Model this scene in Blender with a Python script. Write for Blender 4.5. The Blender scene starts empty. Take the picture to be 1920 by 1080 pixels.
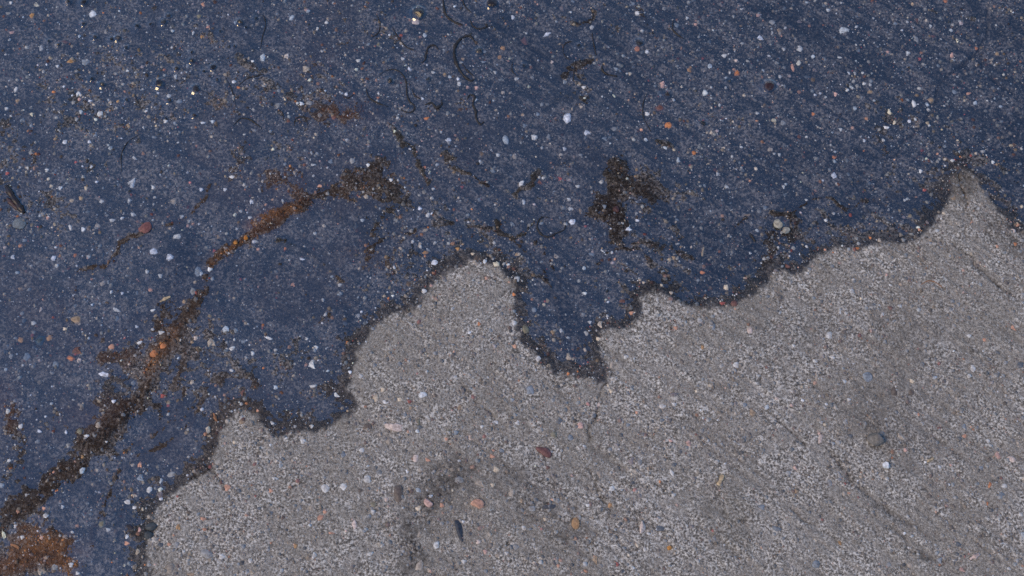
import bpy, math, random
import numpy as np
from mathutils import Vector, Matrix

random.seed(7)
RNG = np.random.default_rng(11)
scene = bpy.context.scene

# ------------------------------------------------------------------ camera
CAM_H, TILT, LENS = 1.50, math.radians(22.0), 50.0
cam_d = bpy.data.cameras.new('camera')
cam_d.lens = LENS; cam_d.sensor_width = 36.0
cam_d.clip_start = 0.05; cam_d.clip_end = 500.0
cam = bpy.data.objects.new('camera', cam_d)
scene.collection.objects.link(cam)
cam.location = (0.0, -CAM_H * math.tan(TILT), CAM_H)
cam.rotation_euler = (TILT, 0.0, 0.0)
scene.camera = cam

# ------------------------------------------------------------------ sky + sun
SUN_EL, SUN_AZ = math.radians(52.0), math.radians(246.0)      # azimuth clockwise from +Y
world = bpy.data.worlds.new('World'); scene.world = world
world.use_nodes = True
wn, wl = world.node_tree.nodes, world.node_tree.links
wn.clear()
sky = wn.new('ShaderNodeTexSky'); sky.sky_type = 'NISHITA'
sky.sun_disc = False; sky.sun_elevation = SUN_EL; sky.sun_rotation = SUN_AZ
sky.air_density = 1.0; sky.dust_density = 0.1; sky.ozone_density = 9.0
bg = wn.new('ShaderNodeBackground'); bg.inputs['Strength'].default_value = 0.15
wo = wn.new('ShaderNodeOutputWorld')
wl.new(sky.outputs['Color'], bg.inputs['Color']); wl.new(bg.outputs['Background'], wo.inputs['Surface'])

sun_d = bpy.data.lights.new('sun', 'SUN')
sun_d.energy = 1.5; sun_d.angle = math.radians(28.0); sun_d.color = (1.0, 0.73, 0.38)
sun = bpy.data.objects.new('sun', sun_d); scene.collection.objects.link(sun)
S = Vector((math.sin(SUN_AZ) * math.cos(SUN_EL), math.cos(SUN_AZ) * math.cos(SUN_EL), math.sin(SUN_EL)))
sun.rotation_euler = (-S).to_track_quat('-Z', 'Y').to_euler()
sun.location = S * 5

scene.view_settings.view_transform = 'Standard'
scene.view_settings.look = 'None'
scene.view_settings.gamma = 1.0
scene.view_settings.use_curve_mapping = False
scene.view_settings.exposure = 0.46
scene.cycles.use_denoising = False
scene.cycles.max_bounces = 6

# ------------------------------------------------------------------ plan coordinates
# survey of the slab: a spot read off the photograph -> its place on the ground (metres)
FPX = LENS / 36.0 * 1920.0
ct, st = math.cos(TILT), math.sin(TILT)
def at(px, py):
    px = np.asarray(px, float); py = np.asarray(py, float)
    x = (px - 960.0) / FPX; y = (540.0 - py) / FPX
    dx = x; dy = y * ct + st; dz = y * st - ct
    k = CAM_H / (-dz)
    return dx * k, -CAM_H * math.tan(TILT) + dy * k
PX = CAM_H / ct / FPX                      # metres per photo pixel near the middle
def at2(pts):
    p = np.array(pts, float); X, Y = at(p[:, 0], p[:, 1])
    return np.stack([X, Y], 1)

# ------------------------------------------------------------------ noise
_tab = np.random.default_rng(5).random(4096).astype(np.float32)
def vnoise(x, y, seed=0):
    xi = np.floor(x).astype(np.int64); yi = np.floor(y).astype(np.int64)
    fx = x - xi; fy = y - yi
    fx = fx * fx * fx * (fx * (fx * 6 - 15) + 10); fy = fy * fy * fy * (fy * (fy * 6 - 15) + 10)
    def h(a, b):
        v = (a * 374761393 + b * 668265263 + seed * 974634777) & 0xffffffff
        v = ((v ^ (v >> 13)) * 1274126177) & 0xffffffff
        return _tab[(v ^ (v >> 16)) & 4095]
    a = h(xi, yi); b = h(xi + 1, yi); c = h(xi, yi + 1); d = h(xi + 1, yi + 1)
    return ((a + (b - a) * fx) * (1 - fy) + (c + (d - c) * fx) * fy) * 2 - 1
def fbm(x, y, seed=0, oct=3):
    s = 0; a = 1; t = 0
    for i in range(oct):
        s = s + a * vnoise(x * 2.03 ** i + 17 * i, y * 2.03 ** i - 9 * i, seed + i); t += a; a *= .5
    return s / t
def sstep(a, b, x):
    t = np.clip((x - a) / (b - a), 0, 1); return t * t * (3 - 2 * t)

def seg_dist(X, Y, P, closed=False, reach=None):
    """distance from points to a polyline"""
    out = np.full(X.shape, 1e3, np.float32)
    n = len(P)
    for i in range(n if closed else n - 1):
        a = P[i]; b = P[(i + 1) % n]
        if reach is not None:
            m = (X > min(a[0], b[0]) - reach) & (X < max(a[0], b[0]) + reach) & (Y > min(a[1], b[1]) - reach) & (Y < max(a[1], b[1]) + reach)
            if not m.any(): continue
            x, y = X[m], Y[m]
        else:
            m = slice(None); x, y = X, Y
        dx, dy = b - a; L = dx * dx + dy * dy + 1e-12
        t = np.clip(((x - a[0]) * dx + (y - a[1]) * dy) / L, 0, 1)
        d = np.hypot(x - a[0] - t * dx, y - a[1] - t * dy)
        out[m] = np.minimum(out[m], d)
    return out
def inside(X, Y, P):
    r = np.zeros(X.shape, bool); n = len(P)
    for i in range(n):
        a = P[i]; b = P[(i + 1) % n]
        c = (a[1] > Y) != (b[1] > Y)
        with np.errstate(divide='ignore', invalid='ignore'):
            xi = (b[0] - a[0]) * (Y - a[1]) / (b[1] - a[1] + 1e-15) + a[0]
        r ^= c & (X < xi)
    return r

# ------------------------------------------------------------------ survey data
SHORE = """290,1080 277,1040 282,1013 293,983 290,960 297,950 327,927 353,908 373,893 400,883 405,853 410,820 423,792
443,770 460,767 480,778 493,797 510,815 530,823 550,812 573,808 600,810 620,800 640,787 660,775 673,763 667,747 655,730 660,713
665,693 667,667 677,650 693,627 707,605 730,593 757,587 783,580 795,560 810,537 827,520 853,507 880,493 903,490 923,500 947,517
963,537 960,560 965,587 970,613 973,637 983,653 1000,663 1017,683 1040,700 1060,703 1087,710 1113,715 1123,721 1138,722 1143,693
1130,667 1127,643 1128,623 1150,618 1180,617 1200,600 1203,577 1195,560 1203,550 1227,547 1257,563 1280,570 1300,577 1347,578
1387,570 1413,557 1437,540 1445,520 1457,508 1480,512 1500,513 1520,503 1528,487 1547,477 1567,467 1600,470 1630,465 1663,458
1703,460 1727,448 1740,433 1760,410 1777,390 1783,365 1785,335 1800,320 1818,326 1835,345 1847,363 1860,387 1880,410 1893,427 1913,437
1960,475 2030,500 2120,560 2260,540 2400,400 2520,100 2500,-300 2000,-620 1000,-760 0,-720 -600,-300 -800,300 -700,900 -300,1250
0,1330 150,1260 250,1180 283,1120"""
SHORE = at2([tuple(map(float, p.split(','))) for p in SHORE.split()])

def PL(s): return at2([tuple(map(float, p.split(','))) for p in s.split()])
# strokes: (polyline, half width px, albedo, strength, lift mm)
FIN = (.008, .007, .006); BRN = (.070, .038, .019); DRK = (.027, .016, .009); ORG = (.27, .110, .032); OLV = (.032, .026, .017); RST = (.105, .045, .022)
STROKES = [
 (PL('-60,1020 0,985 50,948 100,907 150,862 200,817 240,772 270,735'), 16, DRK, .95, 2.6),
 (PL('-60,1000 0,968 60,930 110,890 160,845'), 22, BRN, .6, .3),
 (PL('262,745 285,690 310,645 345,600 375,555'), 11, BRN, .95, 2.8),
 (PL('280,700 300,655 325,620'), 11, ORG, .5, 1.6),
 (PL('375,555 388,515 400,490 430,468 470,440 520,410 565,385'), 10, BRN, .95, 2.8),
 (PL('395,498 420,476 450,456'), 6, ORG, .45, 1.6),
 (PL('470,440 520,405 565,380 590,372'), 16, RST, .75, 1.5),
 (PL('565,385 620,358 670,338 720,308'), 17, DRK, .85, 1.6),
 (PL('300,590 320,560 335,520 340,500'), 26, DRK, .55, .9),
 (PL('300,610 330,570 370,560'), 24, BRN, .45, .4),
 (PL('145,790 165,800 205,795'), 22, RST, .5, .3),
 (PL('160,830 190,820 230,775'), 16, DRK, .6, 1.5),
 (PL('640,370 690,345 720,350'), 26, BRN, .6, .9),
 (PL('700,420 740,380 720,340'), 22, OLV, .55, 1.2),
 (PL('620,205 650,215 665,210'), 15, RST, .6, 1.6),
 (PL('1152,315 1158,350 1150,400 1155,430'), 20, DRK, .97, 3.0),
 (PL('1120,405 1112,390 1125,360'), 10, DRK, .7, 2.2),
 (PL('1190,350 1215,365 1220,375'), 13, DRK, .6, 1.8),
 (PL('1140,330 1175,335'), 18, OLV, .6, 1.8),
 (PL('25,1050 60,1035 85,1020 105,1030'), 20, ORG, .9, 2.4),
 (PL('0,1060 50,1050 110,1045'), 15, RST, .6, 1.4),
 (PL('5,720 15,760 20,800'), 16, RST, .5, 1.2),
 (PL('195,670 225,668 245,675'), 12, RST, .5, 1.2),
 (PL('505,330 520,340 540,355'), 16, RST, .45, 1.0),
 (PL('555,320 565,370'), 14, RST, .35, .8),
 (PL('700,450 685,480 690,500'), 8, BRN, .6, 1.2),
 (PL('150,510 195,500 215,480 222,455 245,445 265,435'), 4.5, BRN, .7, 1.4),
 (PL('310,420 340,412 365,395 385,370 388,350'), 4.5, BRN, .65, 1.2),
 (PL('140,515 142,550 140,565'), 5, BRN, .55, 1.2),
 (PL('95,555 120,575 115,600'), 6, BRN, .4, 1.),
 (PL('520,450 545,462 585,478 615,500 635,522'), 6, OLV, .75, 1.6),
 (PL('635,522 650,530 625,570 605,610'), 4, BRN, .45, .8),
 (PL('745,252 765,275 785,300 802,345'), 5.5, OLV, .9, 2.4),
 (PL('838,283 848,305 865,322'), 7, OLV, .9, 2.4),
 (PL('865,322 890,332 918,348'), 3, DRK, .7, 1.4),
 (PL('1003,322 990,350 970,368'), 5, OLV, .8, 1.8),
 (PL('1060,140 1075,120 1090,143'), 6, DRK, .6, 1.2),
 (PL('1070,45 1110,40 1120,20'), 4, DRK, .6, 1.2),
 (PL('1052,185 1075,180 1095,190'), 7, OLV, .65, 1.6),
 (PL('1195,15 1205,30 1215,45'), 5, DRK, .5, 1.2),
 (PL('1085,118 1105,117'), 5, DRK, .7, 1.6),
 (PL('1235,265 1250,272'), 7, OLV, .7, 1.6),
 (PL('1045,310 1065,300'), 7, OLV, .6, 1.4),
 (PL('685,482 700,458 745,441 790,432 830,418 850,418'), 3, DRK, .6, .6),
 (PL('880,425 910,428 945,438 980,465 1010,490 1030,525 1045,560 1050,590'), 3.5, DRK, .55, .6),
 (PL('1005,448 1022,478 1045,515 1052,530'), 3.5, DRK, .7, .8),
 (PL('725,500 735,470 760,445 780,438'), 3, BRN, .5, .4),
 (PL('925,415 945,436 965,446 985,436 998,415'), 3.5, OLV, .8, 1.4),
 (PL('1125,495 1140,473 1165,468 1200,472 1225,490'), 2.6, DRK, .65, .6),
 (PL('1188,455 1220,458 1255,465 1292,487'), 3.2, DRK, .7, .7),
 (PL('1372,445 1378,425 1392,410 1412,402'), 4, DRK, .75, .9),
 (PL('1445,400 1480,405 1495,392 1510,380 1535,371 1560,375 1585,390'), 4, DRK, .75, 1.0),
 (PL('1590,388 1620,378 1655,375 1690,358'), 3, DRK, .55, .5),
 (PL('1440,403 1470,400 1492,410 1485,440 1460,438'), 9, DRK, .5, 1.2),
 (PL('385,720 375,770 350,810 310,838 255,858 228,885'), 3, BRN, .5, .4),
 (PL('372,735 355,785 325,820 285,845'), 3, DRK, .5, .4),
 (PL('345,730 335,765 310,800 265,828'), 3, BRN, .45, .4),
 (PL('228,885 212,915 195,945 190,965 178,995 172,1030'), 3, BRN, .55, .5),
 (PL('285,745 300,775 310,790'), 4, DRK, .6, .8),
 (PL('300,805 250,835 225,850'), 6, BRN, .45, .6),
 (PL('75,965 95,990 108,1005'), 4, DRK, .6, .6),
 (PL('200,830 220,850 240,875'), 3, DRK, .5, .4),
 (PL('330,720 338,690 345,650'), 4, BRN, .5, .6),
 (PL('690,330 720,380 700,430 670,450'), 30, DRK, .5, .3), (PL('600,215 640,200 690,215'), 26, RST, .40, .6), (PL('880,290 930,330 1000,340'), 20, DRK, .30, .3),
 (PL('1110,300 1180,330 1230,370'), 26, DRK, .5, .5), (PL('1090,420 1130,400 1150,440'), 20, DRK, .5, .6), (PL('1040,90 1080,130 1110,150'), 20, DRK, .30, .3),
 (PL('560,60 600,110 560,140'), 30, RST, .22, .3), (PL('420,330 480,360 560,330'), 34, RST, .28, .4), (PL('60,600 130,640 230,650'), 40, RST, .25, .3), (PL('-20,780 20,790 40,830'), 30, RST, .35, .1),
 (PL('120,780 180,770 240,760'), 26, RST, .35, .1), (PL('640,480 690,470 720,500'), 14, BRN, .5, .5), (PL('390,700 450,715 490,720'), 12, BRN, .4, .4), (PL('1440,440 1450,470 1430,500'), 14, DRK, .45, .5),
 (PL('270,860 330,850 380,880'), 10, BRN, .35, .3), (PL('40,1000 90,1010 120,1040 130,1080'), 18, ORG, .45, 1.), (PL('460,420 510,400 560,395'), 9, ORG, .45, .8),
 # hollows that hold deeper water over dark fines
 (PL('1235,405 1320,440 1345,470'), 34, FIN, .72, -.7), (PL('1330,520 1380,500 1410,470'), 26, FIN, .7, -.6), (PL('1372,420 1390,450 1400,490'), 14, FIN, .8, -.6),
 (PL('345,455 352,480 350,500'), 20, FIN, .85, -.9), (PL('1055,545 1070,600 1085,650'), 20, FIN, .75, -.7), (PL('1500,425 1560,410 1620,400'), 14, FIN, .7, -.5), (PL('640,560 655,600 650,640'), 13, FIN, .7, -.5),
 (PL('930,55 985,85 1010,120'), 30, FIN, .65, -.5), (PL('1130,60 1170,110 1200,170'), 22, FIN, .55, -.4), (PL('1450,20 1540,80 1620,130'), 30, FIN, .55, -.5), (PL('1890,240 1915,300 1930,340'), 40, FIN, .7, -.6), (PL('1820,20 1900,60 1960,130'), 30, FIN, .5, -.4),
 (PL('430,530 500,520 560,560'), 40, FIN, .4, -.3), (PL('1440,280 1520,310 1600,340'), 30, FIN, .45, -.3), (PL('870,260 900,300 890,320'), 26, FIN, .5, -.3), (PL('30,830 60,860 40,900'), 26, FIN, .55, -.4),
 (PL('300,760 330,790 350,760'), 16, FIN, .5, -.3), (PL('180,900 220,950 250,1000'), 22, FIN, .5, -.3), (PL('1190,560 1240,520 1290,530'), 18, FIN, .5, -.3),
 # damp, dirty marks on the dry slab
 (PL('868,885 830,920 800,945 785,975 772,1010 765,1070'), 22, (.055, .047, .042), .55, 0),
 (PL('850,905 815,930'), 26, (.05, .043, .038), .5, 0),
 (PL('950,890 970,905 990,900'), 30, (.07, .06, .053), .4, 0),
 (PL('1000,960 1050,985 1080,1000'), 26, (.075, .063, .05), .4, 0),
 (PL('770,985 775,1050'), 14, (.03, .026, .024), .45, 0),
 (PL('1690,600 1710,630'), 50, (.20, .175, .14), .5, 0),
 (PL('1360,960 1370,1000'), 40, (.19, .165, .125), .45, 0),
 (PL('1680,760 1700,810'), 70, (.17, .155, .135), .4, 0),
 (PL('1440,600 1470,640 1520,620'), 45, (.19, .175, .15), .35, 0),
 (PL('1620,800 1660,830'), 30, (.15, .135, .115), .4, 0),
 (PL('1795,335 1808,345'), 26, (.075, .062, .05), .75, 0),
 (PL('1860,420 1890,450 1925,470'), 22, (.09, .078, .065), .55, 0),
]
# cracks and grooves: (polyline, half width px, depth mm)
CRACKS = [
 (PL('1855,-40 1850,30 1846,80 1832,95 1812,112 1780,138 1762,160 1750,190 1728,235 1700,265 1665,298 1652,330 1640,360'), 2.2, 2.2),
 (PL('1832,95 1848,130 1872,160 1905,185 1960,210'), 2, 1.6),
 (PL('1270,235 1300,205 1310,205 1345,225'), 1.8, 1.2),
 (PL('1560,300 1600,282 1640,290 1665,298'), 1.8, 1.2),
 (PL('1800,315 1803,345 1814,385 1816,420 1810,445'), 1.6, 1.8),
 (PL('1782,455 1820,490 1850,520 1880,545 1930,575'), 2.6, 1.6),
 (PL('1556,858 1580,890 1605,912 1640,942 1665,962 1700,985'), 3.2, 1.6),
 (PL('1640,950 1680,975 1706,992'), 5, 1.2),
 (PL('1135,725 1120,765 1108,800 1098,830'), 1.6, 1.4),
 (PL('1098,880 1120,920 1138,950 1138,975 1125,990 1085,1045'), 1.5, 1.2),
 (PL('1145,1000 1180,1030 1205,1060 1230,1090'), 2, 1.4),
 (PL('955,965 965,990 962,1010 945,1030'), 1.5, 1.1),
 (PL('1490,955 1520,985 1570,1020'), 2.2, 1.0),
 (PL('1660,985 1700,1030 1790,1070'), 2, .9),
 (PL('1430,770 1480,805 1510,840'), 2.2, .8),
 (PL('1840,720 1833,755'), 1.5, 1.2),
 (PL('375,870 395,888 420,905'), 1.8, 1.2),
 (PL('340,915 362,898 385,890'), 1.6, 1.0),
 (PL('860,720 890,755 930,790'), 1.6, .9),
 (PL('0,660 30,640 60,640 75,620'), 1.5, .8),
 (PL('225,300 240,265 262,250'), 1.8, .9),
]
# tips of stones that stand out of the water: photo px x y w h
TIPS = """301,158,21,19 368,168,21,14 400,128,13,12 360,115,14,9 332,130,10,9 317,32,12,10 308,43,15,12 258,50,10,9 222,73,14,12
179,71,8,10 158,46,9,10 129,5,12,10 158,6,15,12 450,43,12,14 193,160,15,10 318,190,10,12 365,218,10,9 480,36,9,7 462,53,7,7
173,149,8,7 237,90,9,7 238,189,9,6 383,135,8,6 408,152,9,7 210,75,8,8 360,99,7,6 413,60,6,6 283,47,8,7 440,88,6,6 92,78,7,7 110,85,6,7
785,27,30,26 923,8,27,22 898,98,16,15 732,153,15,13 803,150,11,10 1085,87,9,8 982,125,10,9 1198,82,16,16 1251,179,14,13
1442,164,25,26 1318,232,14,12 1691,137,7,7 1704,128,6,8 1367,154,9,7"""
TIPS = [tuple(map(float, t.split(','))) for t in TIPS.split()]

# ------------------------------------------------------------------ the slab's relief
def shore_d(X, Y):
    d = seg_dist(X, Y, SHORE, True)
    return np.where(inside(X, Y, SHORE), d, -d)
SX0, SY0 = at(330, 110)
def field(X, Y):
    """height, wetness, stain rgb, stain amount"""
    d = shore_d(X, Y) + PX * (4 * fbm(X / .02, Y / .02, 3) + 5 * fbm(X / .008, Y / .008, 5, 2) + 3 * vnoise(X / .0035, Y / .0035, 8))
    q = d - PX * (27 + 18 * fbm(X / .035, Y / .035, 21))
    shallow = np.exp(-(((X - SX0) / .30) ** 2 + ((Y - SY0) / .17) ** 2))
    depth = .0017 * (1 - .72 * shallow) * (.75 + 1.0 * fbm(X / .09, Y / .09, 4))
    z = np.where(q > 0, -depth * (1 - np.exp(-q / .045)), .0040 * (1 - np.exp(q / .05)))
    z = z + .004 * np.clip((-d - .1) / .5, 0, 3)
    ca, sa = math.cos(math.radians(-38)), math.sin(math.radians(-38))
    U = X * ca + Y * sa; V = -X * sa + Y * ca
    streak = fbm(U / .13 + 3 * fbm(X / .2, Y / .2, 77), V / .0085, 31, 3)
    lines = fbm(U / .10 + 5 * fbm(X / .25, Y / .25, 78), V / .0042, 35, 2)
    right = .45 + .55 * sstep(-.35, .15, X)
    streak = (.75 * streak + .75 * lines) * right
    z = z + .00075 * streak
    z = z + .00060 * fbm(X / .030, Y / .030, 41) + .00038 * vnoise(X / .0075, Y / .0075, 51) + .00036 * vnoise(X / .0034, Y / .0034, 61) + .0002 * vnoise(X / .0018, Y / .0018, 66)
    wet = sstep(-5 * PX, 6 * PX, d)
    col = np.zeros(X.shape + (3,), np.float32); amt = np.zeros(X.shape, np.float32)
    n1 = fbm(X / .018, Y / .018, 91); n2 = vnoise(X / .005, Y / .005, 93)
    near = (np.abs(X) < 1.0) & (Y > -.6) & (Y < .75)
    xs, ys = X[near], Y[near]
    zz = z[near]; cc = col[near]; aa = amt[near]; m1 = n1[near]; m2 = n2[near]
    wob = PX * 7; m3 = vnoise(xs / .0022, ys / .0022, 95)
    xw = xs + wob * vnoise(xs / .012, ys / .012, 201); yw = ys + wob * vnoise(xs / .012, ys / .012, 202)
    for P, w, c, s, lift in STROKES:
        W = w * PX * (1.2 if w > 8 else 1.25)
        if w <= 4.5: lift = lift * 1.9; s = min(.97, s * 1.3)
        dd = seg_dist(xw, yw, P, reach=W * 3 + .005)
        f = np.exp(-(dd / (W * (1.0 + .45 * m1))) ** 2)
        f = np.clip(f * (1 + .50 * m2 + .35 * m1 + .35 * m3), 0, 1.15)
        g = np.clip(f * s, 0, .97)
        cc = cc * (1 - g[:, None]) + np.array(c, np.float32) * g[:, None]
        aa = 1 - (1 - aa) * (1 - g)
        if lift > 2.9: f = np.clip(f * 1.1, 0, 1.15)
        zz = zz + lift * .00082 * np.clip(f, 0, 1)
    film = np.clip(fbm(xs / .07, ys / .07, 141) * 1.6 + .10, 0, 1) * sstep(.25, -.25, xs) * .45 * wet[near]
    cc = cc * (1 - film[:, None]) + np.array((.085, .055, .036), np.float32) * film[:, None]; aa = 1 - (1 - aa) * (1 - film)
    dirt = np.array((.014, .012, .010), np.float32)
    for P, w, dep in CRACKS:
        dd = seg_dist(xw, yw, P, reach=w * PX * 5)
        f = np.exp(-(dd / (1.35 * w * PX)) ** 2) * np.clip(.85 + .8 * m1, .15, 1.1)
        zz = zz - dep * .001 * f
        g = np.clip(f * (.60 + .35 * wet[near]), 0, 1)
        cc = cc * (1 - g[:, None]) + dirt * g[:, None]; aa = 1 - (1 - aa) * (1 - g)
    z[near] = zz; col[near] = cc / np.maximum(aa, 1e-4)[:, None]; amt[near] = aa
    rim = sstep(-6 * PX, 4 * PX, d) * sstep(46 * PX, 14 * PX, d)
    return z, wet, col, amt, streak, rim

def axis(lo, hi, step, far, grow=1.16):
    c = list(np.arange(lo, hi + step / 2, step)); s = step
    a, b = c[0], c[-1]; L, R = [], []
    while a > -far: s *= grow; a -= s; L.append(a)
    s = step
    while b < far: s *= grow; b += s; R.append(b)
    return np.array(L[::-1] + c + R)

def grid_mesh(name, xs, ys, Z, keep=None):
    nx, ny = len(xs), len(ys)
    X, Y = np.meshgrid(xs, ys)
    co = np.stack([X, Y, Z], -1).reshape(-1, 3).astype(np.float32)
    i = np.arange(nx * ny).reshape(ny, nx)
    f = np.stack([i[:-1, :-1], i[:-1, 1:], i[1:, 1:], i[1:, :-1]], -1).reshape(-1, 4)
    if keep is not None:
        f = f[keep.reshape(-1)]
        used = np.unique(f); remap = np.full(len(co), -1); remap[used] = np.arange(len(used))
        co = co[used]; f = remap[f]
    return raw_mesh(name, co, f, True)

def raw_mesh(name, co, f, smooth):
    me = bpy.data.meshes.new(name)
    n = f.shape[1]
    me.vertices.add(len(co)); me.vertices.foreach_set('co', np.ascontiguousarray(co, np.float32).ravel())
    me.loops.add(f.size); me.loops.foreach_set('vertex_index', f.astype(np.int32).ravel())
    me.polygons.add(len(f)); me.polygons.foreach_set('loop_start', np.arange(0, f.size, n, dtype=np.int32))
    me.polygons.foreach_set('use_smooth', np.full(len(f), smooth))
    me.update(calc_edges=True); me.validate()
    return me
def set_col(me, name, rgba):
    a = me.attributes.new(name, 'FLOAT_COLOR', 'POINT'); a.data.foreach_set('color', np.ascontiguousarray(rgba, np.float32).ravel())
def set_f(me, name, v):
    a = me.attributes.new(name, 'FLOAT', 'POINT'); a.data.foreach_set('value', np.ascontiguousarray(v, np.float32).ravel())

# ------------------------------------------------------------------ materials
def new_mat(name):
    m = bpy.data.materials.new(name); m.use_nodes = True
    nt = m.node_tree; nt.nodes.clear()
    out = nt.nodes.new('ShaderNodeOutputMaterial')
    return m, nt, out
class N:
    def __init__(s, nt): s.nt = nt
    def __call__(s, typ, **kw):
        n = s.nt.nodes.new(typ)
        for k, v in kw.items():
            if k.startswith('i_'): n.inputs[k[2:].replace('_', ' ')].default_value = v
            else: setattr(n, k, v)
        return n
    def link(s, a, b): s.nt.links.new(a, b)
    def math(s, op, a, b=0.0, clamp=False):
        n = s.nt.nodes.new('ShaderNodeMath'); n.operation = op; n.use_clamp = clamp
        for i, v in enumerate((a, b)):
            if isinstance(v, (int, float)): n.inputs[i].default_value = v
            else: s.link(v, n.inputs[i])
        return n.outputs[0]
    def mix(s, f, a, b, mode='MIX'):
        n = s.nt.nodes.new('ShaderNodeMix'); n.data_type = 'RGBA'; n.blend_type = mode
        for i, v in ((0, f), (6, a), (7, b)):
            if isinstance(v, (int, float)): n.inputs[i].default_value = v
            elif isinstance(v, tuple): n.inputs[i].default_value = v + ((1,) if len(v) == 3 else ())
            else: s.link(v, n.inputs[i])
        return n.outputs[2]
    def mapr(s, v, a, b, c=0., d=1.):
        n = s.nt.nodes.new('ShaderNodeMapRange'); n.interpolation_type = 'SMOOTHSTEP'
        s.link(v, n.inputs[0])
        for i, k in enumerate((a, b, c, d)): n.inputs[1 + i].default_value = k
        return n.outputs[0]
    def noise(s, vec, scale, detail=3., rough=.55):
        n = s.nt.nodes.new('ShaderNodeTexNoise'); n.inputs['Scale'].default_value = scale
        n.inputs['Detail'].default_value = detail; n.inputs['Roughness'].default_value = rough
        s.link(vec, n.inputs['Vector']); return n.outputs['Fac']

def concrete_material():
    m, nt, out = new_mat('concrete'); n = N(nt)
    geo = n('ShaderNodeNewGeometry'); P = geo.outputs['Position']
    wet = n('ShaderNodeAttribute', attribute_name='wet').outputs['Fac']
    sa = n('ShaderNodeAttribute', attribute_name='stain')
    strk = n('ShaderNodeAttribute', attribute_name='streak').outputs['Fac']
    big = n.noise(P, 9., 4.); mid = n.noise(P, 55., 4.); fine = n.noise(P, 330., 3., .65); vfine = n.noise(P, 900., 2., .6)
    spk = n.noise(P, 380., 4., .7); med = n.noise(P, 120., 3., .6)
    base = n.mix(n.mapr(big, .38, .62), (.255, .224, .187), (.310, .277, .240))
    base = n.mix(n.mapr(mid, .44, .60), base, (.275, .243, .203))
    # pale lime bloom and laitance, broken up in patches; dust lies smooth between them
    patch = n.mapr(n.math('ADD', n.math('ADD', n.math('MULTIPLY', mid, .55), n.math('MULTIPLY', big, .45)), n.math('MULTIPLY', strk, .06)), .44, .57)
    pk = n.math('ADD', n.math('MULTIPLY', patch, .72), .28)
    bloom = n.math('MULTIPLY', n.mapr(spk, .49, .60), pk)
    base = n.mix(n.math('MULTIPLY', bloom, .85), base, (.80, .745, .67))
    base = n.mix(n.math('MULTIPLY', n.mapr(vfine, .54, .66), .55), base, (.72, .67, .60))
    base = n.mix(n.math('MULTIPLY', n.mapr(med, .46, .36), .30), base, (.15, .131, .110))
    base = n.mix(n.math('MULTIPLY', n.mapr(strk, -.30, -.85), .35), base, (.11, .097, .082))
    base = n.mix(n.math('MULTIPLY', n.math('MULTIPLY', n.mapr(spk, .48, .39), pk), .85), base, (.065, .057, .050))
    base = n.mix(n.math('MULTIPLY', n.mapr(fine, .43, .34), .70), base, (.050, .044, .038))
    base = n.mix(n.math('MULTIPLY', n.mapr(vfine, .43, .33), .5), base, (.07, .062, .052))
    # soaked cement paste: much darker, the pale specks stay visible
    pw0 = n.math('ADD', n.math('ADD', n.math('MULTIPLY', mid, .40), n.math('MULTIPLY', n.noise(P, 24., 3., .6), .60)), n.math('MULTIPLY', strk, .14))
    patchw = n.mapr(pw0, .43, .57)
    soak = n.mix(patchw, (.007, .006, .005), (.078, .063, .050))
    soak = n.mix(n.math('MULTIPLY', n.mapr(med, .49, .58), n.math('ADD', n.math('MULTIPLY', patchw, .6), .15)), soak, (.128, .105, .085))
    soak = n.mix(n.math('MULTIPLY', n.mapr(med, .48, .41), .85), soak, (.008, .007, .006))
    soak = n.mix(n.math('MULTIPLY', n.mapr(fine, .52, .58), n.math('ADD', n.math('MULTIPLY', patchw, .7), .25)), soak, (.25, .215, .18))
    soak = n.mix(n.math('MULTIPLY', n.mapr(fine, .47, .41), .85), soak, (.006, .005, .004))
    soak = n.mix(n.math('MULTIPLY', n.mapr(strk, -.10, -.60), .60), soak, (.008, .007, .006))
    soak = n.mix(n.math('MULTIPLY', n.mapr(vfine, .58, .68), .45), soak, (.42, .39, .36))
    rim = n('ShaderNodeAttribute', attribute_name='rim').outputs['Fac']
    soak = n.mix(n.math('MULTIPLY', rim, .62), soak, n.mix(n.mapr(vfine, .54, .68), (.012, .010, .009), (.10, .09, .085)))
    base = n.mix(1.0, base, (1.0, .99, .93), 'MULTIPLY')
    col = n.mix(wet, base, soak)
    sf = n.math('MULTIPLY', sa.outputs['Alpha'], n.mapr(fine, .30, .62, 1.08, .72), True)
    scol = n.mix(n.mapr(fine, .35, .7), n.mix(.35, sa.outputs['Color'], (0., 0., 0.)), n.mix(.05, sa.outputs['Color'], (.4, .34, .26)))
    col = n.mix(sf, col, scol)
    b = n('ShaderNodeBsdfPrincipled')
    n.link(col, b.inputs['Base Color'])
    n.link(n.mapr(wet, 0., 1., .92, .36), b.inputs['Roughness'])
    n.link(n.math('MULTIPLY', n.mapr(wet, 0., 1., .25, .45), n.math('SUBTRACT', 1., n.math('MULTIPLY', sf, .75))), b.inputs['Specular IOR Level'])
    hgt = n.math('ADD', n.math('MULTIPLY', fine, 1.0), n.math('MULTIPLY', vfine, .5))
    bp = n('ShaderNodeBump'); bp.inputs['Strength'].default_value = .9; bp.inputs['Distance'].default_value = .0016
    n.link(hgt, bp.inputs['Height']); n.link(bp.outputs['Normal'], b.inputs['Normal'])
    n.link(b.outputs[0], out.inputs['Surface'])
    return m

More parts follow.
